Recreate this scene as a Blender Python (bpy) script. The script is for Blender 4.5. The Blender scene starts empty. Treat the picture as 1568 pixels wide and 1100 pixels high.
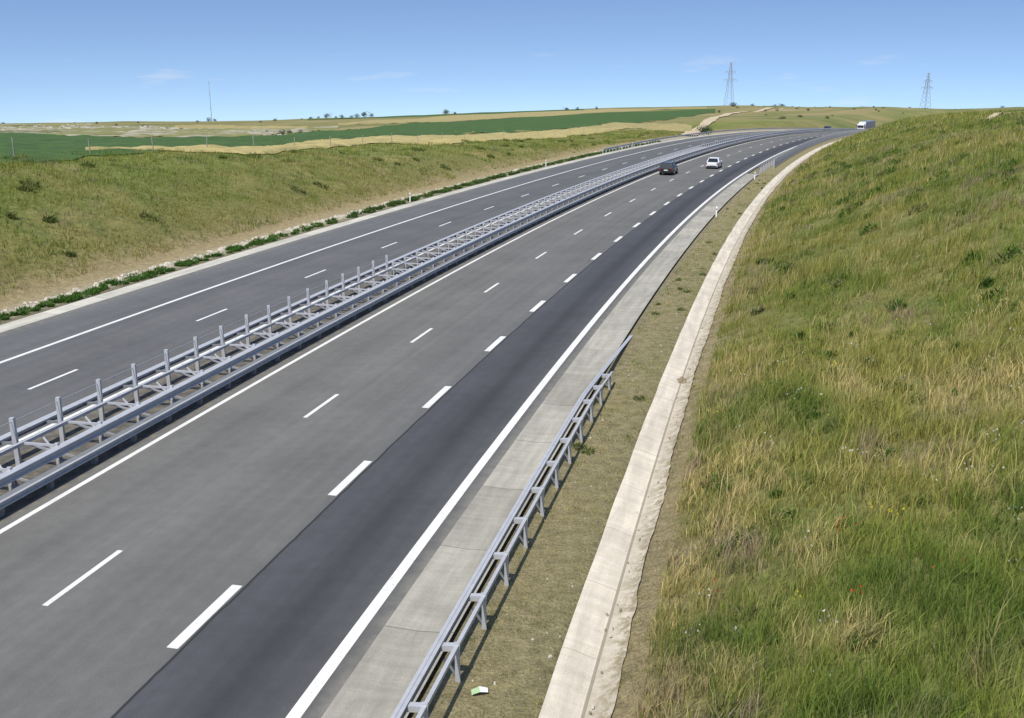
import bpy, math, random
import numpy as np
from mathutils import Vector
random.seed(3); rng=np.random.default_rng(5)
sc=bpy.context.scene
R=1100.0; TH0=0.235; X0,Y0=-6.58,20.0
CX=X0+R*math.cos(TH0); CY=Y0-R*math.sin(TH0)
CAMH=11.2
# ---------------------------------------------------------------- helpers
def xy(s,d):
    th=TH0+np.asarray(s,float)/R
    return CX-(R-d)*np.cos(th), CY+(R-d)*np.sin(th)
def sd(X,Y):
    vx=np.asarray(X,float)-CX; vy=np.asarray(Y,float)-CY
    return (np.arctan2(vy,-vx)-TH0)*R, R-np.hypot(vx,vy)
_tabs={}
def vnoise(x,y,seed=0):
    if seed not in _tabs: _tabs[seed]=np.random.default_rng(100+seed).random((256,256))
    t=_tabs[seed]; x=np.asarray(x,float); y=np.asarray(y,float)
    xi=np.floor(x).astype(int); yi=np.floor(y).astype(int)
    fx=x-xi; fy=y-yi; fx=fx*fx*(3-2*fx); fy=fy*fy*(3-2*fy)
    a=t[xi%256,yi%256]; b=t[(xi+1)%256,yi%256]; c=t[xi%256,(yi+1)%256]; d=t[(xi+1)%256,(yi+1)%256]
    return (a*(1-fx)+b*fx)*(1-fy)+(c*(1-fx)+d*fx)*fy
def fbm(x,y,seed=0):
    return (vnoise(x,y,seed)+.5*vnoise(x*2.1,y*2.1,seed+1)+.25*vnoise(x*4.3,y*4.3,seed+2))/1.75
QT=np.linspace(-1.6,1.2,561)
gk=np.exp(-np.linspace(-2,2,25)**2); gk/=gk.sum()
def smt(a): 
    p=np.pad(a,12,mode='edge'); return np.convolve(p,gk,mode='valid')
GT=smt(np.interp(QT,[-1.2,-.5,-.245,-.054,.074,.2,.298,.394,.5,.9],[.038,.0369,.0332,.0275,.0226,.0194,.0213,.0232,.0238,.024]))
CT=smt(np.interp(QT,[-1.2,-.5,-.245,-.054,.074,.2,.298,.345,.394,.5,.9],[1.8,2.4,3.8,5.7,7.9,9.,7.,3.5,1.6,.5,.5]))
def smooth(a,b,x):
    t=np.clip((x-a)/(b-a),0,1); return t*t*(3-2*t)
def natural(X,Y):
    Ye=.5*(Y+50+np.sqrt((Y-50)**2+900))
    q=np.clip(X/Ye,-1.5,1.1)
    g=np.interp(q,QT,GT); c=np.interp(q,QT,CT)
    z=CAMH-g*Ye-c*np.clip(1-Ye/1000,0,1)-.035*np.clip(Ye-1000,0,None)
    z=z+smooth(150,700,Ye)*((fbm(X/60,Y/90,3)-.5)*2.6)
    z=z+smooth(.18,.26,q)*smooth(330,560,Ye)*((fbm(X/38,Y/60,8)-.45)*4.5)
    k=1.0; h=np.clip(.5+.5*(8.6-z)/k,0,1)
    return 8.6*(1-h)+z*h-k*h*(1-h)
def zroad(s):
    s=np.asarray(s,float); a=np.clip(s-165,0,None)
    return np.where(a<250,-1.2e-4*a*a,-7.5-.06*(a-250))
def heightsd(s,d,X=None,Y=None):
    s=np.asarray(s,float); d=np.asarray(d,float)
    if X is None: X,Y=xy(s,d)
    N=natural(X,Y); zr=zroad(s)
    far=smooth(450,600,s)
    zr=zr*(1-far)+N*far
    x=np.where(d>9.3,d-9.3,np.where(d<-28,-28-d,0.0))
    sl=np.where(d>0,.42,.37)
    D=N-zr; L=sl*x+1e-6; A=np.abs(D)+1e-6
    rel=np.sign(D)*L*A/(L**4+A**4)**.25
    bump=((fbm(X/2.6,Y/2.6,11)-.5)*.45+(fbm(X/9,Y/9,14)-.5)*.9)*np.clip(x/4,0,1)*(1-smooth(300,500,s))
    base=np.interp(d,[-28,-26.5,-25,-24.1,-24.0,5.5,5.6,7.6,7.8,8.0,8.45,8.75,9.05,9.3],
                     [0.,-.1,-.06,0,-.12,-.12,-.01,.0,-.03,-.14,-.45,-.45,-.02,0.04])
    return zr+rel+bump+base*(1-far)
def height(X,Y):
    s,d=sd(X,Y); return heightsd(s,d,X,Y)

def link(o): sc.collection.objects.link(o); return o
class MB:
    def __init__(s): s.v=[]; s.f=[]; s.m=[]; s.mats=[]; s.uv=None
    def mi(s,mat):
        if mat not in s.mats: s.mats.append(mat)
        return s.mats.index(mat)
    def poly(s,pts,mat):
        n=len(s.v); s.v+= [tuple(p) for p in pts]; s.f.append(tuple(range(n,n+len(pts)))); s.m.append(s.mi(mat))
    def mesh(s,V,F,mat):
        n=len(s.v); s.v+=[tuple(p) for p in V]; k=s.mi(mat)
        for f in F: s.f.append(tuple(i+n for i in f)); s.m.append(k)
    def bar(s,p,q,w,mat,h=None):
        p=Vector(p); q=Vector(q); h=h or w
        z=(q-p).normalized(); up=Vector((0,0,1)) if abs(z.z)<.95 else Vector((0,1,0))
        x=z.cross(up).normalized(); y=x.cross(z).normalized()
        V=[]
        for c in (p,q):
            for a,b in ((-1,-1),(1,-1),(1,1),(-1,1)): V.append(c+x*a*w/2+y*b*h/2)
        s.mesh(V,[(0,1,2,3),(7,6,5,4),(0,4,5,1),(1,5,6,2),(2,6,7,3),(3,7,4,0)],mat)
    def box(s,c,sz,mat,rot=0,taper=1.0):
        ca,sa=math.cos(rot),math.sin(rot); V=[]
        for k in (-1,1):
            t=taper if k>0 else 1
            for a,b in ((-1,-1),(1,-1),(1,1),(-1,1)):
                x=a*sz[0]/2*t; y=b*sz[1]/2*t
                V.append((c[0]+x*ca-y*sa,c[1]+x*sa+y*ca,c[2]+k*sz[2]/2))
        s.mesh(V,[(3,2,1,0),(4,5,6,7),(0,1,5,4),(1,2,6,5),(2,3,7,6),(3,0,4,7)],mat)
    def cyl(s,c,r,w,axis,mat,n=16,r2=None):
        V=[];r2=r2 or r
        for k,rr in ((-.5,r),(.5,r2)):
            for i in range(n):
                a=2*math.pi*i/n; u,v=rr*math.cos(a),rr*math.sin(a)
                V.append({'x':(c[0]+k*w,c[1]+u,c[2]+v),'y':(c[0]+u,c[1]+k*w,c[2]+v),'z':(c[0]+u,c[1]+v,c[2]+k*w)}[axis])
        F=[(i,(i+1)%n,n+(i+1)%n,n+i) for i in range(n)]+[tuple(range(n))[::-1],tuple(range(n,2*n))]
        s.mesh(V,F,mat)
    def sweep(s,sec,s0,s1,step,mat,closed=False,zf=None):
        ss=np.arange(s0,s1+1e-6,step); V=[]
        for a in ss:
            zz=float(zroad(a)) 
            for (d,z) in sec:
                k=zf(a) if zf else 1
                x,y=xy(a,d); V.append((float(x),float(y),zz+z*k))
        m=len(sec);F=[]
        for i in range(len(ss)-1):
            for j in range(m if closed else m-1):
                j2=(j+1)%m
                F.append((i*m+j,i*m+j2,(i+1)*m+j2,(i+1)*m+j))
        s.mesh(V,F,mat)
    def build(s,name,smooth_=False,loc=None,rot=None):
        me=bpy.data.meshes.new(name); me.from_pydata(s.v,[],s.f)
        for m in s.mats: me.materials.append(m)
        me.polygons.foreach_set('material_index',s.m)
        if smooth_: me.polygons.foreach_set('use_smooth',[True]*len(s.f))
        me.update(); o=bpy.data.objects.new(name,me); link(o)
        if loc: o.location=loc
        if rot: o.rotation_euler=rot
        return o
def P(s,d,z):
    x,y=xy(s,d); return (float(x),float(y),float(zroad(s))+z)

# ---------------------------------------------------------------- materials
class NT:
    def __init__(s,name,rough=.8,metal=0.,spec=.3):
        s.m=bpy.data.materials.new(name); s.m.use_nodes=True; s.t=s.m.node_tree; s.n=s.t.nodes
        s.b=s.n['Principled BSDF']; s.b.inputs['Roughness'].default_value=rough
        s.b.inputs['Metallic'].default_value=metal
        s.b.inputs['Specular IOR Level'].default_value=spec
    def new(s,t,**k):
        n=s.n.new(t)
        for a,b in k.items(): setattr(n,a,b)
        return n
    def l(s,a,b): s.t.links.new(a,b)
    def noise(s,scale,vec=None,detail=4,rough=.55):
        n=s.new('ShaderNodeTexNoise'); n.inputs['Scale'].default_value=scale; n.inputs['Detail'].default_value=detail
        n.inputs['Roughness'].default_value=rough
        if vec is not None: s.l(vec,n.inputs['Vector'])
        return n.outputs['Fac']
    def ramp(s,fac,stops,interp='LINEAR'):
        r=s.new('ShaderNodeValToRGB'); r.color_ramp.interpolation=interp; e=r.color_ramp.elements
        while len(e)<len(stops): e.new(.5)
        for i,(p,c) in enumerate(stops):
            e[i].position=p; e[i].color=(c[0],c[1],c[2],1) if hasattr(c,'__len__') else (c,c,c,1)
        s.l(fac,r.inputs['Fac']); return r.outputs['Color']
    def mix(s,a,b,f,mode='MIX'):
        n=s.new('ShaderNodeMix',data_type='RGBA',blend_type=mode)
        for k,v in ((0,f),(6,a),(7,b)):
            if hasattr(v,'is_linked'): s.l(v,n.inputs[k])
            elif k==0: n.inputs[0].default_value=v
            else: n.inputs[k].default_value=(v[0],v[1],v[2],1)
        return n.outputs[2]
    def math(s,op,a,b=0.,c=None,clamp=False):
        n=s.new('ShaderNodeMath',operation=op,use_clamp=clamp)
        for k,v in ((0,a),(1,b),(2,c)):
            if v is None: continue
            if hasattr(v,'is_linked'): s.l(v,n.inputs[k])
            else: n.inputs[k].default_value=v
        return n.outputs[0]
    def maprange(s,v,a,b,c=0,d=1):
        n=s.new('ShaderNodeMapRange'); s.l(v,n.inputs[0])
        for i,x in enumerate((a,b,c,d)): n.inputs[i+1].default_value=x
        return n.outputs[0]
    def obj(s): return s.new('ShaderNodeTexCoord').outputs['Object']
    def uv(s):
        u=s.new('ShaderNodeUVMap'); u.uv_map='sd'; x=s.new('ShaderNodeSeparateXYZ'); s.l(u.outputs[0],x.inputs[0])
        return u.outputs[0],x.outputs[0],x.outputs[1]
    def mapping(s,v,scale):
        n=s.new('ShaderNodeMapping'); s.l(v,n.inputs[0]); n.inputs['Scale'].default_value=scale; return n.outputs[0]
    def bump(s,h,st=.5,dist=.05):
        n=s.new('ShaderNodeBump'); s.l(h,n.inputs['Height']); n.inputs['Strength'].default_value=st; n.inputs['Distance'].default_value=dist
        s.l(n.outputs[0],s.b.inputs['Normal'])
    def col(s,c):
        if hasattr(c,'is_linked'): s.l(c,s.b.inputs['Base Color'])
        else: s.b.inputs['Base Color'].default_value=(*c,1)
        return s
def simple(name,c,rough=.6,metal=0.,var=.25,scale=6,spec=.3):
    t=NT(name,rough,metal,spec); n=t.noise(scale,t.obj())
    t.col(t.mix([x*(1-var) for x in c],[min(1,x*(1+var)) for x in c],n)); return t.m

def mk_asphalt():
    t=NT('asphalt',.85,0,.25); uv,d,s=t.uv(); o=t.obj()
    pd=lambda x:(x+24)/30
    stops=[(pd(-23.5),(.125,.127,.126)),(pd(-19.6),(.12,.122,.121)),(pd(-19.0),(.105,.107,.108)),(pd(-17.5),(.12,.12,.118)),(pd(-15.4),(.108,.109,.109)),(pd(-11.6),(.118,.118,.115)),
           (pd(-11),(.105,.098,.085)),(pd(-8),(.09,.084,.075)),(pd(-7.7),(.150,.147,.135)),(pd(-5.6),(.134,.132,.122)),(pd(-3.7),(.149,.147,.136)),(pd(-2),(.132,.130,.121)),(pd(-.1),(.134,.132,.124)),
           (pd(.17),(.128,.126,.12)),(pd(.26),(.074,.076,.082)),(pd(1.2),(.067,.069,.075)),(pd(1.9),(.049,.050,.053)),(pd(2.6),(.066,.068,.073)),(pd(3.3),(.083,.084,.086)),(pd(3.95),(.125,.122,.115))]
    c=t.ramp(t.maprange(d,-24,6),stops)
    st=t.noise(1.0,t.mapping(uv,(2.2,.02,1)),4); c=t.mix(c,t.ramp(st,[(.3,.9),(.7,1.09)]),1,'MULTIPLY')
    pt=t.noise(.25,o,3); c=t.mix(c,t.ramp(pt,[(.3,.90),(.7,1.08)]),1,'MULTIPLY')
    p3=t.noise(2.2,o,6,.7); c=t.mix(c,t.ramp(p3,[(.3,.90),(.7,1.08)]),1,'MULTIPLY')
    fg=t.noise(45,o,3); c=t.mix(c,t.ramp(fg,[(.25,.72),(.75,1.28)]),1,'MULTIPLY')
    wob=t.math('MULTIPLY',t.math('SUBTRACT',t.noise(.6,t.mapping(uv,(0,1,1)),3),.5),.12)
    seam=t.math('COMPARE',t.math('ADD',d,wob),.21,.035)
    c=t.mix(c,(.024,.024,.026),t.math('MULTIPLY',seam,.85))
    v=t.noise(.9,o,6,.7); c=t.mix(c,(.035,.035,.036),t.math('MULTIPLY',t.maprange(v,.69,.74),.5))
    ed=t.math('MAXIMUM',t.maprange(d,3.55,3.95),t.maprange(d,-22.2,-23.0)); c=t.mix(c,(.24,.225,.18),t.math('MULTIPLY',ed,t.maprange(p3,.36,.66,.15,.6)))
    me_=t.math('MULTIPLY',t.math('COMPARE',d,-9.6,1.9),t.maprange(p3,.45,.6,0,.55)); c=t.mix(c,(.22,.19,.13),me_)
    t.bump(fg,.25,.01); t.col(c); return t.m
M_asph=mk_asphalt()
def mk_paint():
    t=NT('road_paint',.6,0,.3); n=t.noise(14,t.obj(),6,.7); n2=t.noise(1.3,t.obj(),3)
    c=t.mix(t.ramp(n,[(.30,(.34,.34,.32)),(.43,(.74,.73,.68))]),t.ramp(n2,[(.3,.86),(.7,1.)]),1,'MULTIPLY'); t.col(c); return t.m
M_paint=mk_paint()
def mk_conc(name,a,b,joint=4.0,jdark=.55,tone=(.86,1.1),soil=False):
    t=NT(name,.85,0,.2); uv,d,s=t.uv(); o=t.obj()
    c=t.mix(a,b,t.noise(.9,o,6,.65))
    cell=t.math('FLOOR',t.math('DIVIDE',s,joint)); w=t.new('ShaderNodeTexWhiteNoise',noise_dimensions='1D'); t.l(cell,w.inputs['W'])
    c=t.mix(c,t.ramp(w.outputs[0],[(0,tone[0]),(1,tone[1])]),1,'MULTIPLY')
    fr=t.math('FRACT',t.math('DIVIDE',s,joint)); j=t.math('LESS_THAN',fr,.03/joint)
    c=t.mix(c,[x*jdark for x in a],j)
    st=t.noise(1.,t.mapping(uv,(3,.4,1)),4); c=t.mix(c,t.ramp(st,[(.35,.84),(.65,1.08)]),1,'MULTIPLY')
    # cross streaks from tyres and brushing
    st2=t.noise(1.,t.mapping(uv,(.5,3.5,1)),5,.7); c=t.mix(c,t.ramp(st2,[(.35,.9),(.65,1.07)]),1,'MULTIPLY')
    g=t.noise(30,o,4); c=t.mix(c,t.ramp(g,[(.3,.88),(.7,1.1)]),1,'MULTIPLY')
    v=t.noise(3.5,o,6,.75); c=t.mix(c,[x*.6 for x in a],t.math('MULTIPLY',t.maprange(v,.62,.7),.6))
    if soil:
        c=t.mix(c,(.36,.31,.22),t.math('MULTIPLY',t.maprange(d,8.55,8.6),.38))
        c=t.mix(c,(.27,.225,.14),t.math('MULTIPLY',t.maprange(d,8.55,9.0),t.maprange(v,.44,.56)))
        c=t.mix(c,(.2,.17,.12),t.math('MULTIPLY',t.math('COMPARE',d,8.585,.035),.7))
    t.bump(g,.3,.01); t.col(c); return t.m
M_conc=mk_conc('gutter_concrete',(.31,.295,.245),(.40,.38,.32),4.)
M_concL=mk_conc('gutter_concrete_pale',(.44,.42,.355),(.56,.54,.46),4.)
M_ditch=mk_conc('ditch_concrete',(.56,.50,.40),(.67,.61,.50),3.0,.78,(.96,1.04),True)
def mk_metal(name,c,metal=.35,rough=.45):
    t=NT(name,rough,metal,.5); t.col(t.mix([x*.8 for x in c],[min(1,x*1.15) for x in c],t.noise(4,t.obj(),4))); return t.m
M_galv=mk_metal('galvanised_steel',(.47,.48,.50),.2,.5)
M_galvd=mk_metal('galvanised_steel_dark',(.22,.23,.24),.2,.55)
def mk_ground():
    t=NT('terrain',.95,0,.1); uv,d,s=t.uv(); o=t.obj()
    pd=lambda x:(x+80)/110
    wob=t.math('MULTIPLY',t.math('SUBTRACT',t.noise(.5,o,5,.65),.5),1.1)
    wob2=t.math('MULTIPLY',wob,t.maprange(t.math('ABSOLUTE',t.math('ADD',d,10)),17,24,0,3))
    dd=t.math('ADD',t.math('ADD',d,wob2),t.math('MULTIPLY',wob,.25))
    stops=[(pd(-78),(.24,.21,.085)),(pd(-60),(.22,.21,.075)),(pd(-48),(.175,.205,.052)),(pd(-38),(.165,.185,.052)),(pd(-30.5),(.21,.195,.07)),(pd(-28.7),(.31,.25,.125)),(pd(-27),(.36,.295,.17)),(pd(-26),(.43,.39,.29)),(pd(-24.4),(.20,.18,.11)),
           (pd(-10),(.09,.085,.07)),(pd(5.4),(.24,.215,.14)),(pd(6.2),(.28,.24,.13)),(pd(7.6),(.26,.23,.12)),(pd(9.1),(.32,.265,.155)),(pd(9.7),(.25,.21,.10)),(pd(12),(.17,.18,.055)),(pd(25),(.18,.19,.06))]
    c=t.ramp(t.maprange(dd,-80,30),stops)
    gp=t.noise(.11,o,6,.62); grassy=t.maprange(t.math('ABSOLUTE',t.math('ADD',d,10)),19.5,23)
    c=t.mix(c,t.mix(c,(.31,.255,.11),.6),t.math('MULTIPLY',t.maprange(gp,.48,.66),grassy))
    g2=t.noise(.35,o,6,.65); c=t.mix(c,t.mix(c,(.09,.14,.03),.6),t.math('MULTIPLY',t.maprange(g2,.52,.68),grassy))
    g3=t.noise(2.5,o,6,.7); c=t.mix(c,t.ramp(g3,[(.3,.66),(.7,1.3)]),1,'MULTIPLY')
    g4=t.noise(14,o,5,.75); c=t.mix(c,t.ramp(g4,[(.3,.55),(.7,1.42)]),1,'MULTIPLY')
    big=t.noise(.014,t.mapping(o,(1,1.6,1)),6,.62); fm=t.maprange(d,-62,-110)
    fr_=t.maprange(s,330,420); fm2=t.math('MAXIMUM',fm,fr_)
    c=t.mix(c,t.ramp(big,[(.36,(.10,.13,.045)),(.46,(.17,.18,.07)),(.54,(.25,.215,.10)),(.66,(.33,.27,.15))]),t.math('MULTIPLY',fm2,.85))
    t.bump(t.math('ADD',g4,t.math('MULTIPLY',g3,2.)),.8,.10); t.col(c); return t.m
M_ground=mk_ground()
def mk_field(name,a,b,sc_=.03,rock=None):
    t=NT(name,.95,0,.1); o=t.obj(); c=t.mix(a,b,t.noise(sc_,t.mapping(o,(1,3,1)),5,.6))
    g=t.noise(.5,o,5,.7); c=t.mix(c,t.ramp(g,[(.3,.75),(.7,1.22)]),1,'MULTIPLY')
    if rock:
        r=t.noise(.045,t.mapping(o,(1,.6,1)),7,.68); c=t.mix(c,rock,t.maprange(r,.50,.57,0,.85))
        r=t.noise(.03,t.mapping(o,(1.3,.5,1)),7,.68); c=t.mix(c,(.08,.10,.05),t.maprange(r,.56,.62,0,.7))
    t.col(c); return t.m
M_green=mk_field('crop_green',(.048,.095,.030),(.075,.130,.042))
M_wheat=mk_field('crop_wheat',(.34,.29,.12),(.43,.36,.16))
M_wheat2=mk_field('crop_stubble',(.27,.24,.10),(.38,.31,.15))
M_wheat3=mk_field('crop_olive',(.17,.18,.07),(.24,.23,.09),.03,(.40,.36,.30))
M_dirt=mk_field('dirt',(.44,.36,.24),(.54,.45,.32),.3)
def mk_leaf(name,trans=.36):
    m=bpy.data.materials.new(name); m.use_nodes=True; t=m.node_tree; n=t.nodes; n.clear()
    a=n.new('ShaderNodeAttribute'); a.attribute_name='Col'; df=n.new('ShaderNodeBsdfDiffuse'); tr=n.new('ShaderNodeBsdfTranslucent')
    mx=n.new('ShaderNodeMixShader'); mx.inputs[0].default_value=trans; o=n.new('ShaderNodeOutputMaterial')
    t.links.new(a.outputs['Color'],df.inputs[0]); t.links.new(a.outputs['Color'],tr.inputs[0])
    t.links.new(df.outputs[0],mx.inputs[1]); t.links.new(tr.outputs[0],mx.inputs[2]); t.links.new(mx.outputs[0],o.inputs[0]); return m
M_leaf=mk_leaf('grass_blades')
M_bark=simple('bark',(.10,.075,.05),.9)
M_white=simple('white_plastic',(.75,.75,.73),.5,var=.06)
M_black=simple('black_rubber',(.02,.02,.02),.7,var=.2)

# ---------------------------------------------------------------- terrain
def arr(*seg):
    out=[]
    for a,b,st in seg: out+=list(np.arange(a,b-1e-6,st))
    out.append(seg[-1][1]); return np.array(out)
S=arr((-140,-24,4),(-24,110,.8),(110,260,2),(260,620,5),(620,2000,15))
Dl=-arr((28,52,.8),(52,80,2),(80,400,8),(400,2600,32))[::-1]
Dm=np.array([-27.2,-26.5,-25.7,-25,-24.1,-24.0,-16,-10,-4,2,5.5,5.6,6.5,7.6,7.8,8.0,8.45,8.75,9.05])
Dr=arr((9.3,40,.8),(40,80,2),(80,300,10),(300,900,50))
D=np.concatenate([Dl,Dm,Dr])
SS,DD=np.meshgrid(S,D,indexing='ij'); XX,YY=xy(SS,DD); ZZ=heightsd(SS,DD,XX,YY)
def gridmesh(name,XX,YY,ZZ,mat,UVd=None,UVs=None,smooth_=True):
    n,m=XX.shape; V=np.stack([XX,YY,ZZ],-1).reshape(-1,3)
    I=np.arange(n*m).reshape(n,m); F=np.stack([I[:-1,:-1],I[:-1,1:],I[1:,1:],I[1:,:-1]],-1).reshape(-1,4)
    me=bpy.data.meshes.new(name); me.vertices.add(len(V)); me.vertices.foreach_set('co',V.ravel().astype(np.float32))
    me.loops.add(F.size); me.loops.foreach_set('vertex_index',F.ravel().astype(np.int32))
    me.polygons.add(len(F)); me.polygons.foreach_set('loop_start',np.arange(0,F.size,4,dtype=np.int32))
    try: me.polygons.foreach_set('loop_total',np.full(len(F),4,dtype=np.int32))
    except Exception: pass
    if UVd is not None:
        uv=me.uv_layers.new(name='sd'); a=np.stack([UVd.ravel()[F.ravel()],UVs.ravel()[F.ravel()]],-1).astype(np.float32)
        uv.data.foreach_set('uv',a.ravel())
    me.polygons.foreach_set('use_smooth',[smooth_]*len(F))
    me.materials.append(mat); me.update(calc_edges=True); me.validate()
    o=bpy.data.objects.new(name,me); return link(o)
gridmesh('terrain_ground',XX,YY,ZZ,M_ground,DD,SS)
def ribbon(name,ds,zs,s0,s1,step,mat,jit=0,smooth_=False):
    ss=np.arange(s0,s1+1e-6,step); A,B=np.meshgrid(ss,np.array(ds,float),indexing='ij'); B0=B
    if jit:
        B=B.copy(); B[:,-1]+= (vnoise(ss*2.7,ss*0+3,21)-.5)*jit*.6+(vnoise(ss*.25,ss*0+9,22)-.5)*jit; B[:,0]+=(vnoise(ss*.4,ss*0+1,23)-.5)*jit*.4
    X,Y=xy(A,B); Z=np.array(zs,float)[None,:]+zroad(ss)[:,None]+0*X
    return gridmesh(name,X,Y,Z,mat,B0,A,smooth_)
ribbon('motorway_road',[-23.0,-19,-15,-11,-7.5,-3.7,0,2,3.95],[0]*9,-60,560,2,M_asph)
ribbon('concrete_gutter',[3.95,4.7,5.3,5.5],[0.0,-.03,.02,.05],-60,118,2,M_conc)
ribbon('concrete_gutter',[-24.0,-23.8,-23.4,-23.0],[.04,.03,0.0,.0],-60,420,2,M_concL)
ribbon('drainage_ditch',[7.84,8.0,8.52,8.62,8.98,9.10],[.04,.02,-.14,-.14,-.02,.06],-40,235,.25,M_ditch,jit=.09)
# markings
mk=MB(); mz=.006
def mline(d,w,s0,s1): mk.sweep([(d-w/2,mz),(d+w/2,mz)],s0,s1,2,M_paint)
mline(-7.4,.18,-50,540); mline(3.45,.27,-50,540); mline(-19.2,.22,-50,540); mline(-11.75,.18,-50,540)
def dashes(d,w,start,per,ln,n,fix={}):
    for i in range(n):
        a=start+per*i+fix.get(i,0); mk.sweep([(d-w/2,mz),(d+w/2,mz)],a,a+ln,ln/2,M_paint)
sA0=-.5-1.35; dashes(0,.26,sA0-8.15*5,8.15,2.75,66)
dashes(-3.72,.15,0.0-11.6*5,11.6,2.8,46,{5:-.95,6:.8})
dashes(-15.4,.15,24.5-11.6*5,11.6,2.8,46)
mk.build('road_markings')

# ---------------------------------------------------------------- guardrails
def wbeam(d,z,side,h=.31,dep=.08):
    pts=[(0,-1),(.08,-.92),(.08,-.72),(0,-.45),(-.01,0),(0,.45),(.08,.72),(.08,.92),(0,1)]
    return [(d+side*a*dep/.08, z+b*h/2) for a,b in pts]
mb=MB(); ME=470
mb.sweep(wbeam(-8.42,.74,1,.26),-24,ME,2,M_galv)
mb.sweep(wbeam(-8.02,.36,1,.2),-24,ME,2,M_galv)
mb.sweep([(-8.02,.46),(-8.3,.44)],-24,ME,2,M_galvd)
mb.sweep([(-8.42,.87),(-8.62,.86),(-8.62,.8)],-24,ME,2,M_galv)
mb.sweep(wbeam(-10.75,.74,-1,.26),-24,ME,2,M_galv)
mb.sweep([(-10.75,.87),(-10.55,.86),(-10.55,.8)],-24,ME,2,M_galv)
mb.sweep([(-9.85,.78),(-9.85,.88),(-9.75,.88),(-9.75,.78)],-24,40,2,M_galv,True)
for a in np.arange(-24,ME,2.0):
    a=float(a); tall=a<38
    far=a>160; j=random.uniform(-.03,.03)
    mb.bar(P(a,-8.62,-.1),P(a+j,-8.62,.93),.11,M_galv)
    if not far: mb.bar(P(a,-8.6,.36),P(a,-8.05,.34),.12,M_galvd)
    if a<100:
        mb.bar(P(a+.9,-8.1,-.1),P(a+.9,-8.1,.3),.16,M_galvd,.2)
    H=1.62 if tall else .93
    dd=-10.05 if tall else -10.5
    mb.bar(P(a,dd,-.1),P(a+j,dd+j*.7,H+j*.5),.13,M_galv)
    if not far:
        mb.bar(P(a,-8.62,.84),P(a,dd,.82),.07,M_galv)
        mb.bar(P(a,-8.62,.5),P(a+1,dd,.8),.05,M_galv)
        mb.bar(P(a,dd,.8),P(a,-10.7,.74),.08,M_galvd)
    if tall:
        mb.bar(P(a,-9.8,.83),P(a+.75,-8.62,.2),.06,M_galv)
        mb.bar(P(a,dd,1.5),P(a+2,dd,1.5),.018,M_galv)
mb.build('median_guardrail')
gb=MB(); GE=15
zf=lambda s:1.0 if s<GE else max(.02,1-(s-GE)/12.)
gb.sweep(wbeam(5.68,.66,-1,.3),-24,GE+12,1,M_galv,zf=zf)
gb.sweep([(5.68,.8),(5.76,.8)],-24,GE+12,1,M_galv,zf=zf)
gb.sweep([(6.02,.72),(6.02,.80),(6.10,.80),(6.10,.72)],-24,GE+4,1,M_galv,True,zf=zf)
for a in np.arange(-23.6,GE+4,2.0):
    a=float(a); k=zf(a)
    gb.bar(P(a,6.06,-.1),P(a,6.06,.84*k),.10,M_galv,.06)
    gb.bar(P(a,5.72,.70*k),P(a,6.06,.74*k),.13,M_galv,.12)
    gb.bar(P(a+.02,5.8,.45*k),P(a+.02,6.06,.05*k),.04,M_galvd)
gb.build('roadside_guardrail')
fb=MB()
fb.sweep(wbeam(5.3,.66,-1,.3),119,330,3,M_galv)
fb.sweep([(6.3,1.25),(6.36,1.25),(6.36,1.33),(6.3,1.33)],128,300,3,M_galv,True)
fb.sweep([(6.3,.2),(6.36,.2),(6.36,.27),(6.3,.27)],128,300,3,M_galv,True)
for a in np.arange(119,330,2.): fb.bar(P(a,5.45,-.1),P(a,5.45,.8),.12,M_galv)
for a in np.arange(128,300,2.):
    fb.bar(P(a,6.33,-.1),P(a,6.33,1.35),.12,M_galv)
    for k in range(1,7): fb.bar(P(a+k*2/7,6.33,.2),P(a+k*2/7,6.33,1.3),.06,M_galv)
fb.build('bridge_railing')
lb=MB()
lb.sweep(wbeam(-24.3,.66,1,.3),150,440,3,M_galv)
for a in np.arange(150,440,2.): lb.bar(P(a,-24.45,-.1),P(a,-24.45,.8),.12,M_galv)
lb.build('roadside_guardrail')
M_refl=simple('reflector',(.5,.42,.35),.3)
def delineator(s,d):
    b=MB(); x,y=xy(s,d); z=float(heightsd(s,d)); th=TH0+s/R
    b.mesh([(-.06,-.05,-.1),(.06,-.05,-.1),(0,.06,-.1),(-.06,-.05,.85),(.06,-.05,.85),(0,.06,.95)],[(0,1,4,3),(1,2,5,4),(2,0,3,5),(3,4,5)],M_white)
    b.box((0,-.052,.68),(.11,.012,.12),M_black); b.box((0,-.06,.68),(.05,.01,.09),M_refl)
    b.build('delineator_post',loc=(float(x),float(y),z),rot=(0,0,-th))
for s_,d_ in ((75,-24.6),(121,-24.6),(168,-24.2),(72,5.75),(110,5.75)): delineator(s_,d_)
wf=MB(); M_post=simple('concrete_post',(.30,.29,.25),.8)
prev=None
for a in np.arange(-10,300,9.):
    d_=-51; x,y=xy(a,d_); z=float(heightsd(a,d_)); p=Vector((float(x),float(y),z)); lean=random.uniform(-.1,.1)
    top=p+Vector((lean,0,random.uniform(1.4,1.8))); wf.bar(p-Vector((0,0,.2)),top,.08,M_post)
    if prev:
        for h in (.3,.7,1.1,1.4): wf.bar(prev+Vector((0,0,h)),p+Vector((0,0,h)),.012,M_galvd)
    prev=p
wf.build('wire_fence')

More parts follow.
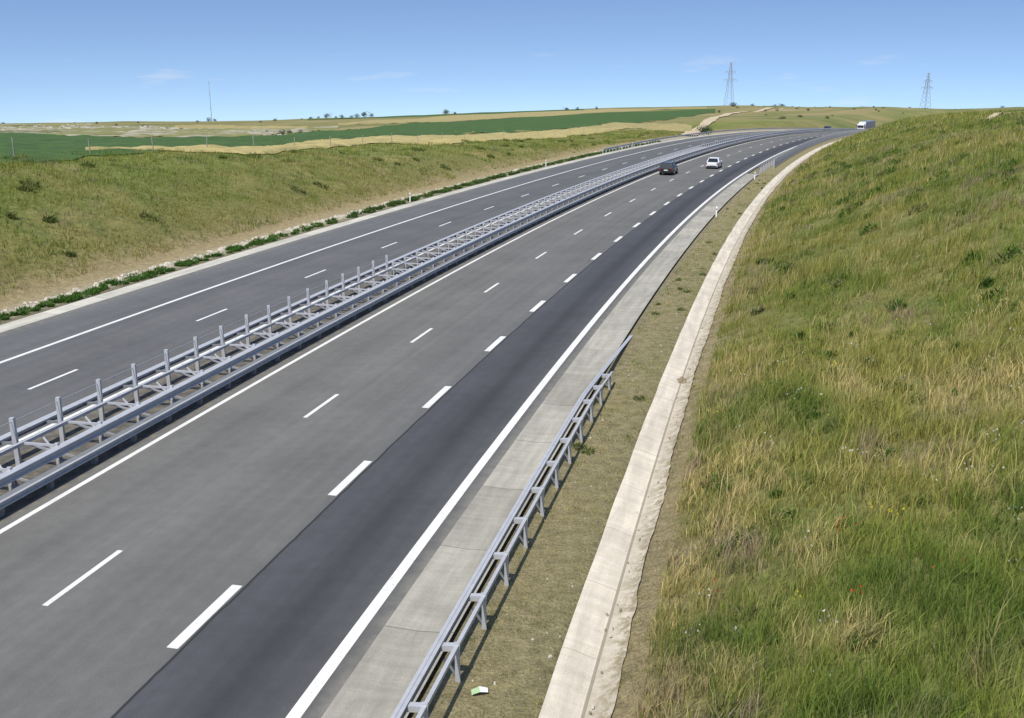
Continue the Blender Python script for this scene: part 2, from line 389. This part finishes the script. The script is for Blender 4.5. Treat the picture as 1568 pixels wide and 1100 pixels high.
# ---------------------------------------------------------------- fields
def field(name,tab,off,mat,nq=160,ny=22,seed=31,rag=.05):
    q=np.array([t[0] for t in tab]); qq=np.linspace(q[0],q[-1],nq)
    a=np.interp(qq,q,[t[1] for t in tab]); b=np.interp(qq,q,[t[2] for t in tab])
    wd=(b-a); a=a+(fbm(qq*60,qq*0,seed)-.5)*2*rag*np.minimum(wd,60); b=b+(fbm(qq*45,qq*0+7,seed)-.5)*2*rag*np.minimum(wd,200)
    f=np.linspace(0,1,ny)[None,:]; Y=a[:,None]*(1-f)+b[:,None]*f; X=qq[:,None]*Y
    edge=np.clip(np.minimum(f,1-f)*8,0,1)
    Z=height(X,Y)+off*(.25+.75*edge); return gridmesh(name,X,Y,Z,mat)
field('green_crop_field',[(-.75,84,190),(-.5,80,186),(-.36,100,170),(-.245,124,182),(-.15,184,280),(-.054,222,475),(.074,289,617),(.15,390,690),(.198,560,720)],.4,M_green)
field('wheat_field',[(-.42,97,99),(-.35,104,109),(-.245,112,125),(-.15,150,181),(-.054,168,216),(.074,232,284),(.118,302,308)],.42,M_wheat,seed=33)
field('stubble_field',[(-.17,380,430),(-.1,430,640),(-.054,482,760),(.074,624,860),(.19,790,930)],.45,M_wheat2,seed=35)
field('green_crop_field',[(-.2,700,800),(-.05,780,950),(.07,880,980)],.45,M_green,seed=37)
field('pasture_field',[(-.62,192,620),(-.5,188,600),(-.36,172,480),(-.26,184,300),(-.17,286,340)],.3,M_wheat3,seed=39,rag=.1)
field('stubble_field',[(-.33,300,420),(-.27,310,360),(-.2,290,330)],.5,M_wheat2,seed=43,rag=.15)
field('stubble_field',[(.05,246,262),(.1,300,345),(.17,262,330),(.176,262,310)],.35,M_wheat2,seed=45,rag=.15)
def track(name,pts,w,mat):
    V=[];pp=np.array(pts,float); t=np.linspace(0,len(pp)-1,120)
    X=np.interp(t,range(len(pp)),pp[:,0]*pp[:,1]); Y=np.interp(t,range(len(pp)),pp[:,1])
    k5=np.ones(15)/15; X=np.convolve(np.pad(X,7,mode='edge'),k5,'valid'); Y=np.convolve(np.pad(Y,7,mode='edge'),k5,'valid')
    dx=np.gradient(X); dy=np.gradient(Y); L=np.hypot(dx,dy)+1e-6; nx,ny=dy/L,-dx/L
    ws=np.linspace(-.5,.5,4)[None,:]*w*(1+.6*(fbm(t*1.5,t*0,41)-.5))[:,None]
    A=X[:,None]+nx[:,None]*ws; B=Y[:,None]+ny[:,None]*ws; return gridmesh(name,A,B,height(A,B)+.3,mat)
track('dirt_track',[(.172,235),(.180,262),(.187,304),(.192,360),(.197,420),(.205,474),(.222,580),(.268,700)],3.6,M_dirt)
track('dirt_track',[(.46,130),(.475,150),(.51,175),(.56,200)],1.1,M_dirt)

# ---------------------------------------------------------------- grass
def blades(Pb,h,w,lean,col,seg=True):
    n=len(Pb); yaw=rng.random(n)*2*np.pi; ly=rng.random(n)*2*np.pi
    wx=np.stack([np.cos(yaw),np.sin(yaw),0*yaw],-1)*(w/2)[:,None]
    ln=np.stack([np.cos(ly)+.25,np.sin(ly)+.1,0*ly],-1)*(lean*h)[:,None]; up=np.stack([0*h,0*h,h],-1)
    if seg: V=np.stack([Pb-wx,Pb+wx,Pb+wx*.75+ln*.3+up*.55,Pb-wx*.75+ln*.3+up*.55,Pb+ln+up*(.98-.25*lean)[:,None]],1)
    else: V=np.stack([Pb-wx,Pb+wx,Pb+ln+up],1)
    C=np.repeat(col[:,None,:],V.shape[1],1)
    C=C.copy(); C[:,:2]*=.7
    return V,C
def build_blades(name,parts):
    vs=[];cs=[];li=[];ls=[];lt=[];off=0;lo=0
    for V,C in parts:
        n,k,_=V.shape; vs.append(V.reshape(-1,3)); cs.append(C.reshape(-1,3)); b=(np.arange(n)*k+off)[:,None]
        if k==5: 
            L=b+np.array([0,1,2,3,3,2,4])[None,:]; li.append(L.ravel()); st=(np.arange(n)*7+lo)[:,None]+np.array([0,4])[None,:]; ls.append(st.ravel()); lt.append(np.tile([4,3],n)); lo+=7*n
        else:
            L=b+np.array([0,1,2])[None,:]; li.append(L.ravel()); ls.append(np.arange(n)*3+lo); lt.append(np.full(n,3)); lo+=3*n
        off+=n*k
    vs=np.concatenate(vs).astype(np.float32); cs=np.concatenate(cs); li=np.concatenate(li).astype(np.int32); ls=np.concatenate(ls).astype(np.int32)
    me=bpy.data.meshes.new(name); me.vertices.add(len(vs)); me.vertices.foreach_set('co',vs.ravel())
    me.loops.add(len(li)); me.loops.foreach_set('vertex_index',li); me.polygons.add(len(ls)); me.polygons.foreach_set('loop_start',ls)
    try: me.polygons.foreach_set('loop_total',np.concatenate(lt).astype(np.int32))
    except Exception: pass
    me.update(calc_edges=True)
    a=me.color_attributes.new(name='Col',type='FLOAT_COLOR',domain='POINT')
    a.data.foreach_set('color',np.concatenate([np.clip(cs,0,.8),np.ones((len(cs),1))],1).astype(np.float32).ravel())
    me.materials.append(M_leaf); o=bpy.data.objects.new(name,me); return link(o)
GREEN=np.array([.235,.295,.06]); OLIVE=np.array([.35,.335,.09]); TAN=np.array([.60,.49,.22]); DARK=np.array([.10,.17,.035]); PURP=np.array([.40,.30,.23])
def zone(s0,s1,d0,d1,dens,w,h,clump=10,spread=.13,seg=True,dry=.0,cut=.28,dk=1.,edge=0.):
    n=int((s1-s0)*(d1-d0)*dens/clump)
    cs_=s0+rng.random(n)*(s1-s0); cd=d0+rng.random(n)*(d1-d0)
    X,Y=xy(cs_,cd); dn=fbm(X/1.3,Y/1.3,51); keep=dn+rng.random(n)*.35>cut+.17; cs_,cd,dn=cs_[keep],cd[keep],dn[keep]; n=len(cs_)
    s=np.repeat(cs_,clump)+rng.normal(0,spread,n*clump); d=np.repeat(cd,clump)+rng.normal(0,spread,n*clump)
    d=np.where(d<d0,d0+rng.random(len(d))*.2,d) if d0>0 else np.where(d>d1,d1-rng.random(len(d))*.2,d)
    X,Y=xy(s,d); Z=heightsd(s,d,X,Y)-.02
    big=fbm(X/7,Y/7,71)
    hc=np.repeat(.45+1.1*dn*rng.random(n)**.5,clump)*(.6+.8*big)
    hh=h*hc*(.5+.8*rng.random(len(s))); ww=w*(.6+.8*rng.random(len(s)))
    f1=fbm(X/4,Y/4,61); f2=fbm(X/1.6+40,Y/1.6,64); f3=fbm(X/11,Y/14,67); rc=np.repeat(rng.random(n),clump); rb=rng.random(len(s))
    dr=dry+edge*np.exp(-np.clip(d-9.7,0,None)/2.6)+(f3-.5)*1.7
    t=np.clip((f1-.42)*4+(rc-.5)*.9+dr,0,1)[:,None]; col=GREEN*(1-t)+OLIVE*t
    t=np.clip((f2-.55)*4+(rc-.72)*1.5+dr+(rb-.7)*1.2,0,1)[:,None]; col=col*(1-t)+TAN*t
    t=(np.clip((.40-f1)*6,0,1)*.6+(rc<.07*dk)*.8).clip(0,1)[:,None]; col=col*(1-t)+DARK*t
    pz=fbm(X/2.5+9,Y/2.5,75); t=(np.clip((pz-.60)*8,0,1)*(rc>.5)*.7)[:,None]; col=col*(1-t)+PURP*t
    col=col*(.7+.6*rb)[:,None]
    lean=.15+.45*rng.random(len(s))
    return blades(np.stack([X,Y,Z],-1),hh,ww,lean,col,seg)
parts=[zone(-17,4,9.6,27,300,.014,.60,12,.12,edge=.75,dry=.08),
       zone(4,24,9.6,32,150,.020,.56,11,.14,edge=.75,dry=.08),
       zone(24,52,9.6,36,62,.034,.54,9,.18,False,edge=.6,dry=.08),
       zone(52,130,9.6,46,20,.063,.55,7,.3,False,edge=.5,dry=.05),
       zone(130,300,9.6,50,4.5,.13,.6,6,.5,False,edge=.4),
       zone(-17,24,10,28,17,.014,1.05,9,.07,True,.9),
       zone(24,90,10,34,3,.03,1.05,7,.1,False,.8),
       zone(10,90,-54,-28.4,34,.045,.36,8,.25,False,.0,dk=.2),
       zone(90,250,-52,-28.4,9,.09,.38,7,.4,False,.0,dk=.2),
       zone(-17,10,5.75,7.8,230,.012,.11,9,.08,False,.55),
       zone(10,60,5.75,7.8,90,.022,.13,8,.1,False,.5),
       zone(60,118,5.75,7.8,25,.05,.14,8,.15,False,.4),
       zone(-17,20,7.7,7.9,200,.012,.11,7,.05,False,.45),
       zone(-17,20,9.06,10.2,150,.012,.17,9,.1,False,.5),
       zone(20,90,9.1,10.2,50,.03,.2,9,.1,False,.4)]
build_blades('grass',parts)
def weeds(s0,s1,d0,d1,n,size,leafn,lw,cols,hfac=.8):
    cs_=s0+rng.random(n)*(s1-s0); cd=d0+rng.random(n)*(d1-d0); rad=size*(.4+.9*rng.random(n)**1.5)
    k=leafn; s=np.repeat(cs_,k); d=np.repeat(cd,k); r=np.repeat(rad,k)
    a=rng.random(n*k)*2*np.pi; rr=r*np.sqrt(rng.random(n*k)); X,Y=xy(s,d); X=X+rr*np.cos(a); Y=Y+rr*np.sin(a)
    Z=height(X,Y)+rng.random(n*k)*r*hfac*np.sqrt(np.clip(1-(rr/r)**2,0.05,1))
    c=np.array(cols)[np.repeat(rng.integers(0,len(cols),n),k)]*(.6+.7*rng.random(n*k))[:,None]
    return blades(np.stack([X,Y,Z],-1),lw*2*(.5+rng.random(n*k)),lw*(.7+.6*rng.random(n*k)),.3+1.2*rng.random(n*k),c,False)
WC=[(.08,.15,.03),(.10,.18,.04),(.14,.21,.05),(.20,.21,.09)]
build_blades('weeds',[weeds(-16,22,10.5,28,210,.38,90,.05,WC),weeds(22,130,10.5,42,200,.55,70,.1,WC),
    weeds(20,230,-50,-30,60,.7,70,.13,[(.14,.19,.05),(.17,.2,.06)],.35)])
build_blades('verge_shrubs',[weeds(-10,60,-25.7,-24.5,280,.36,80,.07,[(.08,.17,.03),(.10,.20,.045)],.6),weeds(60,190,-25.7,-24.6,330,.42,50,.11,[(.08,.15,.035),(.12,.19,.05)],.5),
    weeds(5,120,6.0,7.7,20,.22,60,.05,[(.14,.19,.06)],.4)])
def flowers(s0,s1,d0,d1,n,sz,col):
    cs_=s0+rng.random(n//7)*(s1-s0); cd=d0+rng.random(n//7)*(d1-d0); s=np.repeat(cs_,7)+rng.normal(0,.15,n//7*7); d=np.repeat(cd,7)+rng.normal(0,.15,n//7*7)
    X,Y=xy(s,d); Z=heightsd(s,d,X,Y)+.35+.25*rng.random(len(s)); m=len(s)
    return blades(np.stack([X,Y,Z],-1),np.full(m,sz),np.full(m,sz*1.3),rng.random(m),np.tile(np.array(col),(m,1)),False)
build_blades('wildflowers',[flowers(-16,22,10,27,700,.045,(.78,.78,.7)),flowers(-16,30,10,28,350,.045,(.75,.65,.06)),flowers(-16,6,10,20,40,.04,(.7,.08,.03))])
st=MB(); M_stone=simple('pale_stone',(.50,.46,.38),.9)
for i in range(1300):
    s_=random.uniform(0,190); d_=random.uniform(-26.8,-25.5); x,y=xy(s_,d_); z=float(heightsd(s_,d_)); r=random.uniform(.06,.22)*(1+s_/150)
    st.box((float(x),float(y),z+r*.1),(r*random.uniform(1,2.2),r,r*.5),M_stone,random.uniform(0,3),.6)
st.build('ditch_stones')
cl=MB(); M_clod=simple('soil_clod',(.26,.21,.14),.95)
for i in range(420):
    s_=random.uniform(-16,60)
    if random.random()<.55: d_=random.gauss(8.8,.14); z=-.05 if d_>8.7 else -.12
    else: d_=random.uniform(5.7,7.7); z=.01
    r=random.uniform(.015,.045)
    cl.box(P(s_,d_,z+r*.3),(r*random.uniform(1,2.5),r*1.2,r),M_clod if random.random()<.6 else M_stone,random.uniform(0,3),.6)
for k in range(14):
    r=random.uniform(.05,.13); cl.box(P(20.5+random.gauss(0,.18),8.62+random.gauss(0,.1),-.1+r*.3),(r*1.5,r,r),M_clod,random.uniform(0,3),.6)
cl.build('soil_clods')
rk=MB(); M_rock=simple('limestone',(.42,.39,.34),.9,scale=1)
for i in range(260):
    c=random.choice([(-.47,300),(-.44,330),(-.40,360),(-.36,330),(-.49,420),(-.43,480),(-.24,216),(-.23,225)])
    q=c[0]+random.gauss(0,.022); Y=c[1]*(1+random.gauss(0,.06)); X=q*Y; z=float(height(X,Y)); r=random.uniform(.3,1.2)*(1 if c[1]>250 else .35)
    rk.box((X,Y,z+r*.1),(r*random.uniform(1.,3.2),r,r*.8),M_rock,random.uniform(-.4,.4),random.uniform(.4,.8))
rk.build('rock_outcrop')

# ---------------------------------------------------------------- trees
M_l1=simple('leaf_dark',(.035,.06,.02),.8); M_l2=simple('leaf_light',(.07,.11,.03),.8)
def tree_mesh(seed,H,W,n=520):
    r=np.random.default_rng(seed); b=MB()
    b.cyl((0,0,H*.2),.045*H,H*.45,'z',M_bark,7,.025*H)
    for i in range(5):
        a=r.random()*6.28; b.bar((0,0,H*.25),(math.cos(a)*W*.3,math.sin(a)*W*.3,H*(.4+.3*r.random())),.03*H,M_bark)
    cl=[(r.normal(0,W*.2),r.normal(0,W*.2),H*(.18+.55*r.random()),W*(.15+.14*r.random())) for _ in range(12)]
    for i in range(n):
        c=cl[i%12]; v=Vector(r.normal(0,1,3)).normalized()*c[3]*(.5+.55*r.random()); p=Vector(c[:3])+v
        u=Vector(r.normal(0,1,3)).normalized()*H*.055; w=Vector(r.normal(0,1,3)).normalized()*H*.055
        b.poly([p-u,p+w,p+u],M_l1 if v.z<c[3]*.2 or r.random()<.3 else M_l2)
    o=b.build('bush'); me=o.data; bpy.data.objects.remove(o); return me
TM=[tree_mesh(k,4,5) for k in (1,2,3,4)]
def tree(q,Y,sz,name='tree',sink=0):
    X=q*Y; o=bpy.data.objects.new(name,random.choice(TM)); link(o); o.location=(X,Y,float(height(X,Y))-sink); k=sz/4
    o.scale=(k*random.uniform(.9,1.6),k*random.uniform(.9,1.6),k); o.rotation_euler=(0,0,random.uniform(0,6))
for x,hp in ((462,2),(475,3),(487,3),(500,6),(514,3),(524,4),(538,3),(547,4.5),(557,6.5),(569,4.5),(318,5),(328,3.5),(683,6),(697,3.5),(868,4),(885,4),(913,3.5),(1121,5),(1152,3),(1187,4.5),(1197,5),(1212,3),(1318,3),(1265,2.5)):
    tree((x-784)/1570,random.uniform(890,960),hp*.9,sink=.3)
tree(.187,250,2.6,'bush'); tree(.1905,256,2.,'bush')
for q,Y,h in ((-.225,215,1.5),(-.218,222,1.2),(-.208,218,1.3),(-.24,230,1.0)): tree(q,Y,h,'bush',.2)
for i in range(40): tree(random.uniform(.2,.5),random.uniform(420,900),random.uniform(.8,2.0),'bush',.3)
for i in range(10): tree(random.uniform(-.5,-.2),random.uniform(450,900),random.uniform(1.0,2.2),'bush',.3)

# ---------------------------------------------------------------- pylons and mast
M_lat=mk_metal('lattice_steel',(.34,.37,.40),.2,.6)
def pylon(x,Y,H,rot):
    b=MB(); q=(x-784)/1568
    def wd(z): return 6.5*(1-z/H)**1.1*.5+.5 if z<H*.98 else .4
    lv=[0,.14,.27,.39,.5,.6,.69,.77,.85,.92,1.]
    for i in range(len(lv)-1):
        z0,z1=lv[i]*H,lv[i+1]*H; a,c=wd(z0),wd(z1); k=[(-1,-1),(1,-1),(1,1),(-1,1)]
        for j in range(4):
            p,r=k[j],k[(j+1)%4]
            b.bar((p[0]*a,p[1]*a,z0),(p[0]*c,p[1]*c,z1),.22,M_lat)
            b.bar((p[0]*a,p[1]*a,z0),(r[0]*c,r[1]*c,z1),.09,M_lat); b.bar((r[0]*a,r[1]*a,z0),(p[0]*c,p[1]*c,z1),.09,M_lat)
    for f,L in ((.60,6.2),(.78,4.6)):
        z=f*H
        for sg in (-1,1):
            b.bar((0,-.3,z),(sg*L,0,z+.2),.28,M_lat); b.bar((0,.3,z),(sg*L,0,z+.2),.28,M_lat); b.bar((0,0,z+1.8),(sg*L,0,z+.2),.18,M_lat)
            b.bar((sg*L,0,z+.2),(sg*L,0,z-1.8),.2,M_lat); b.bar((sg*L*.55,0,z+.2),(sg*L*.55,0,z-1.6),.18,M_lat)
    X=q*Y; b.build('electricity_pylon',loc=(X,Y,float(height(X,Y))-.5),rot=(0,0,rot))
pylon(1115,930,38.5,.15); pylon(1415,980,34,.3)
b=MB(); b.cyl((0,0,18),.32,36,'z',M_lat,8,.14)
for z in (12,24,34): b.box((0,0,z),(1.0,1.0,.3),M_lat)
X=-.2935*930; b.build('radio_mast',loc=(X,930,float(height(X,930.))-.3))

# ---------------------------------------------------------------- vehicles
M_glass=NT('dark_glass',.08,0,.6).col((.015,.02,.025)).m
M_red=simple('tail_light',(.30,.02,.015),.3,var=.1); M_plate=simple('plate',(.7,.7,.7),.5,var=.05)
M_hub=mk_metal('alloy',(.5,.5,.52),.7,.35)
def paint(name,c):
    t=NT(name,.25,0,.6); t.b.inputs['Coat Weight'].default_value=.6; t.col(t.mix([x*.93 for x in c],c,t.noise(3,t.obj()))); return t.m
def car(name,s,d,col,L=4.3,W=1.78,Hh=1.5,suv=False,toward=False,sedan=False):
    b=MB(); m=paint(name+'_paint',col); hb=.95 if suv else .88; gc=.26 if suv else .2; w=W/2
    st=[(-L/2,.80,gc+.15,hb-.12),(-L/2+.08,.93,gc+.02,hb-.03),(-L/2+.5,1.,gc,hb),(-.8,1.,gc,hb+.01),(.5,1.,gc,hb),(L/2-1.1,1.,gc,hb-.02),(L/2-.35,.95,gc+.02,hb-.17),(L/2-.05,.84,gc+.05,hb-.30),(L/2,.72,gc+.14,hb-.38)]
    V=[];F=[]
    for y,k,z0,z1 in st:
        ww=w*k
        V+=[(-ww*.9,y,z0),(-ww,y,z0+.12),(-ww,y,(z0+z1)/2+.05),(-ww*.96,y,z1-.05),(-ww*.86,y,z1),(ww*.86,y,z1),(ww*.96,y,z1-.05),(ww,y,(z0+z1)/2+.05),(ww,y,z0+.12),(ww*.9,y,z0)]
    k=10
    for i in range(len(st)-1):
        for j in range(k): F.append((i*k+j,i*k+(j+1)%k,(i+1)*k+(j+1)%k,(i+1)*k+j))
    F.append(tuple(range(k))); F.append(tuple(range((len(st)-1)*k,len(st)*k))[::-1]); b.mesh(V,F,m)
    yb0=-L/2+(.12 if not sedan else .75); yt0=yb0+(.35 if not sedan else .6); yt1=.35; yb1=L/2-1.25
    wb,wt=w*.93,w*.74; z0,z1=hb-.02,Hh-.05
    Bt=[(-wb,yb0,z0),(wb,yb0,z0),(wb,yb1,z0),(-wb,yb1,z0)]; Tt=[(-wt,yt0,z1),(wt,yt0,z1),(wt,yt1,z1),(-wt,yt1,z1)]
    b.mesh(Bt+Tt,[(0,1,5,4),(1,2,6,5),(2,3,7,6),(3,0,4,7)],M_glass)
    for i in range(4): b.bar(Bt[i],Tt[i],.10,m)
    for sg in (-1,1):
        b.bar((sg*wb*1.0,-.35,z0),(sg*wt,-.3,z1),.07,m); b.bar((sg*wb,-L/2+1.05,z0),(sg*wt,-L/2+1.0,z1),.09,m)
    b.mesh([(x*1.03,y,z1) for x,y,_ in Tt]+[(x*.86,y*.94+.0,Hh+.01) for x,y,_ in Tt],[(0,1,5,4),(1,2,6,5),(2,3,7,6),(3,0,4,7),(4,5,6,7),(3,2,1,0)],m)
    for sg in (-1,1):
        for y in (-L/2+.78,L/2-.85):
            b.cyl((sg*(w-.09),y,.33),.40,.20,'x',M_black,20); b.cyl((sg*(w-.07),y,.33),.33,.22,'x',M_black,20); b.cyl((sg*(w-.03),y,.33),.2,.16,'x',M_hub,12)
        b.box((sg*(w*.84),-L/2+.07,hb-.16),(.18,.14,.24 if suv else .16),M_red)
        b.box((sg*(w*.72),L/2-.07,hb-.36),(.34,.12,.14),M_plate)
        b.box((sg*(w+.08),yb1-.45,hb+.08),(.18,.10,.13),m)
    b.box((0,-L/2-.01,hb-.3),(.5,.03,.12),M_plate); b.box((0,-L/2+.02,gc+.16),(W*.8,.12,.16),M_black)
    b.box((0,L/2-.02,gc+.2),(W*.6,.08,.18),M_black); b.box((0,0,gc+.02),(W*.85,L*.85,.12),M_black)
    if suv:
        for sg in (-1,1): b.bar((sg*wt*.95,yt0,Hh+.05),(sg*wt*.95,yt1,Hh+.05),.05,M_hub)
    th=TH0+s/R; o=b.build(name,loc=P(s,d,.01),rot=(0,0,-th+(math.pi if toward else 0))); 
    bv=o.modifiers.new('bevel','BEVEL'); bv.width=.025; bv.segments=2; bv.limit_method='ANGLE'; bv.angle_limit=math.radians(35)
    return o
car('black_car',114,-5.6,(.012,.013,.016),4.2,1.76,1.56,suv=True)
car('white_car',126,-1.6,(.74,.75,.76),4.1,1.68,1.42,sedan=True)
car('dark_car',318,-13.6,(.03,.05,.09),4.2,1.75,1.47,toward=True)
def truck(s,d):
    b=MB(); mw=paint('truck_white',(.75,.76,.77)); mb_=paint('truck_blue',(.03,.07,.33))
    b.box((0,6.9,1.75),(2.45,2.1,2.5),mw); b.box((0,6.8,3.15),(2.35,1.7,.35),mw,0,.85)
    b.box((0,7.97,2.25),(2.2,.06,.85),M_glass); b.box((0,7.98,1.15),(1.7,.08,.6),M_black); b.box((0,8.0,.6),(2.45,.2,.4),mw)
    for sg in (-1,1):
        b.box((sg*1.235,7.1,2.25),(.03,.9,.7),M_glass); b.box((sg*.95,8.1,.72),(.4,.06,.18),M_plate); b.box((sg*1.42,7.75,2.3),(.2,.12,.7),M_black)
    b.box((0,-1.2,2.5),(2.5,13.6,2.7),mb_); b.box((0,5.62,2.6),(2.44,.04,2.6),mw); b.box((0,-1.2,3.87),(2.52,13.6,.06),mb_); b.box((0,-.5,.95),(1.1,14,.25),M_black)
    for sg in (-1,1):
        for y in (7.0,3.6,-4,-5.3,-6.6): b.cyl((sg*1.08,y,.5),.5,.32,'x',M_black,18); b.cyl((sg*1.2,y,.5),.24,.12,'x',M_hub,10)
    th=TH0+s/R; o=b.build('semi_truck',loc=P(s,d,.01),rot=(0,0,-th+math.pi)); bv=o.modifiers.new('bevel','BEVEL'); bv.width=.05; bv.segments=2
truck(386,-17.2)
lt=MB(); lt.mesh([(-.16,-.07,.0),(.0,-.08,.05),(.01,.08,.07),(-.15,.07,.02)],[(0,1,2,3)],simple('wrapper_green',(.36,.50,.28),.5)); lt.mesh([(.0,-.08,.05),(.16,-.06,.01),(.17,.06,.03),(.01,.08,.07)],[(0,1,2,3)],M_white)
lt.build('litter_wrapper',loc=(-.62,16.6,.05),rot=(0,0,.2))

# ---------------------------------------------------------------- light, sky, camera
sunv=Vector((-.42,-.88,0)).normalized(); el=math.radians(57)
sv=Vector((sunv.x*math.cos(el),sunv.y*math.cos(el),math.sin(el)))
L=bpy.data.lights.new('sun','SUN'); L.energy=4.9; L.angle=math.radians(.5); L.color=(1,.95,.86)
lo=bpy.data.objects.new('sun',L); link(lo); lo.rotation_euler=(-sv).to_track_quat('-Z','Y').to_euler()
w=bpy.data.worlds.new('World'); sc.world=w; w.use_nodes=True; t=w.node_tree; n=t.nodes; bg=n['Background']
def wn(tp,**k):
    x=n.new(tp)
    for a,b_ in k.items(): setattr(x,a,b_)
    return x
tc=wn('ShaderNodeTexCoord'); sep=wn('ShaderNodeSeparateXYZ'); t.links.new(tc.outputs['Generated'],sep.inputs[0])
mr=wn('ShaderNodeMapRange'); t.links.new(sep.outputs[2],mr.inputs[0])
for i,v in enumerate((-.035,.40,.10,1.0)): mr.inputs[i+1].default_value=v
cmb=wn('ShaderNodeCombineXYZ'); t.links.new(sep.outputs[0],cmb.inputs[0]); t.links.new(sep.outputs[1],cmb.inputs[1]); t.links.new(mr.outputs[0],cmb.inputs[2])
nm=wn('ShaderNodeVectorMath',operation='NORMALIZE'); t.links.new(cmb.outputs[0],nm.inputs[0])
sky=n.new('ShaderNodeTexSky'); sky.sky_type='NISHITA'; sky.sun_disc=False; sky.sun_elevation=el; sky.sun_rotation=math.atan2(sunv.x,sunv.y)
sky.air_density=1.0; sky.dust_density=.5; sky.ozone_density=2.0; sky.altitude=200
t.links.new(nm.outputs[0],sky.inputs[0])
tint=wn('ShaderNodeMix',data_type='RGBA',blend_type='MULTIPLY'); tint.inputs[0].default_value=1; t.links.new(sky.outputs[0],tint.inputs[6]); tint.inputs[7].default_value=(1.38,1.42,1.50,1)
mp=wn('ShaderNodeMapping'); t.links.new(tc.outputs['Generated'],mp.inputs[0]); mp.inputs['Scale'].default_value=(13,13,80)
cn=wn('ShaderNodeTexNoise'); cn.inputs['Scale'].default_value=1.; cn.inputs['Detail'].default_value=6; t.links.new(mp.outputs[0],cn.inputs[0])
cr=wn('ShaderNodeMapRange'); t.links.new(cn.outputs[0],cr.inputs[0])
for i,v in enumerate((.61,.80,0,.4)): cr.inputs[i+1].default_value=v
low=wn('ShaderNodeMapRange'); t.links.new(sep.outputs[2],low.inputs[0])
for i,v in enumerate((.015,.035,1,0)): low.inputs[i+1].default_value=v
ml=wn('ShaderNodeMath',operation='MULTIPLY'); t.links.new(cr.outputs[0],ml.inputs[0]); t.links.new(low.outputs[0],ml.inputs[1])
mx=wn('ShaderNodeMix',data_type='RGBA'); t.links.new(ml.outputs[0],mx.inputs[0]); t.links.new(tint.outputs[2],mx.inputs[6]); mx.inputs[7].default_value=(7.6,7.7,8.0,1)
t.links.new(mx.outputs[2],bg.inputs[0]); bg.inputs[1].default_value=.11
cam=bpy.data.cameras.new('camera'); cam.lens=35.; cam.sensor_width=36; cam.clip_end=20000; cam.clip_start=.1
co=bpy.data.objects.new('camera',cam); link(co); co.location=(0,0,CAMH); co.rotation_euler=(math.radians(90-15.4),0,0); sc.camera=co
sc.view_settings.view_transform='Standard'; sc.view_settings.look='None'; sc.view_settings.exposure=0
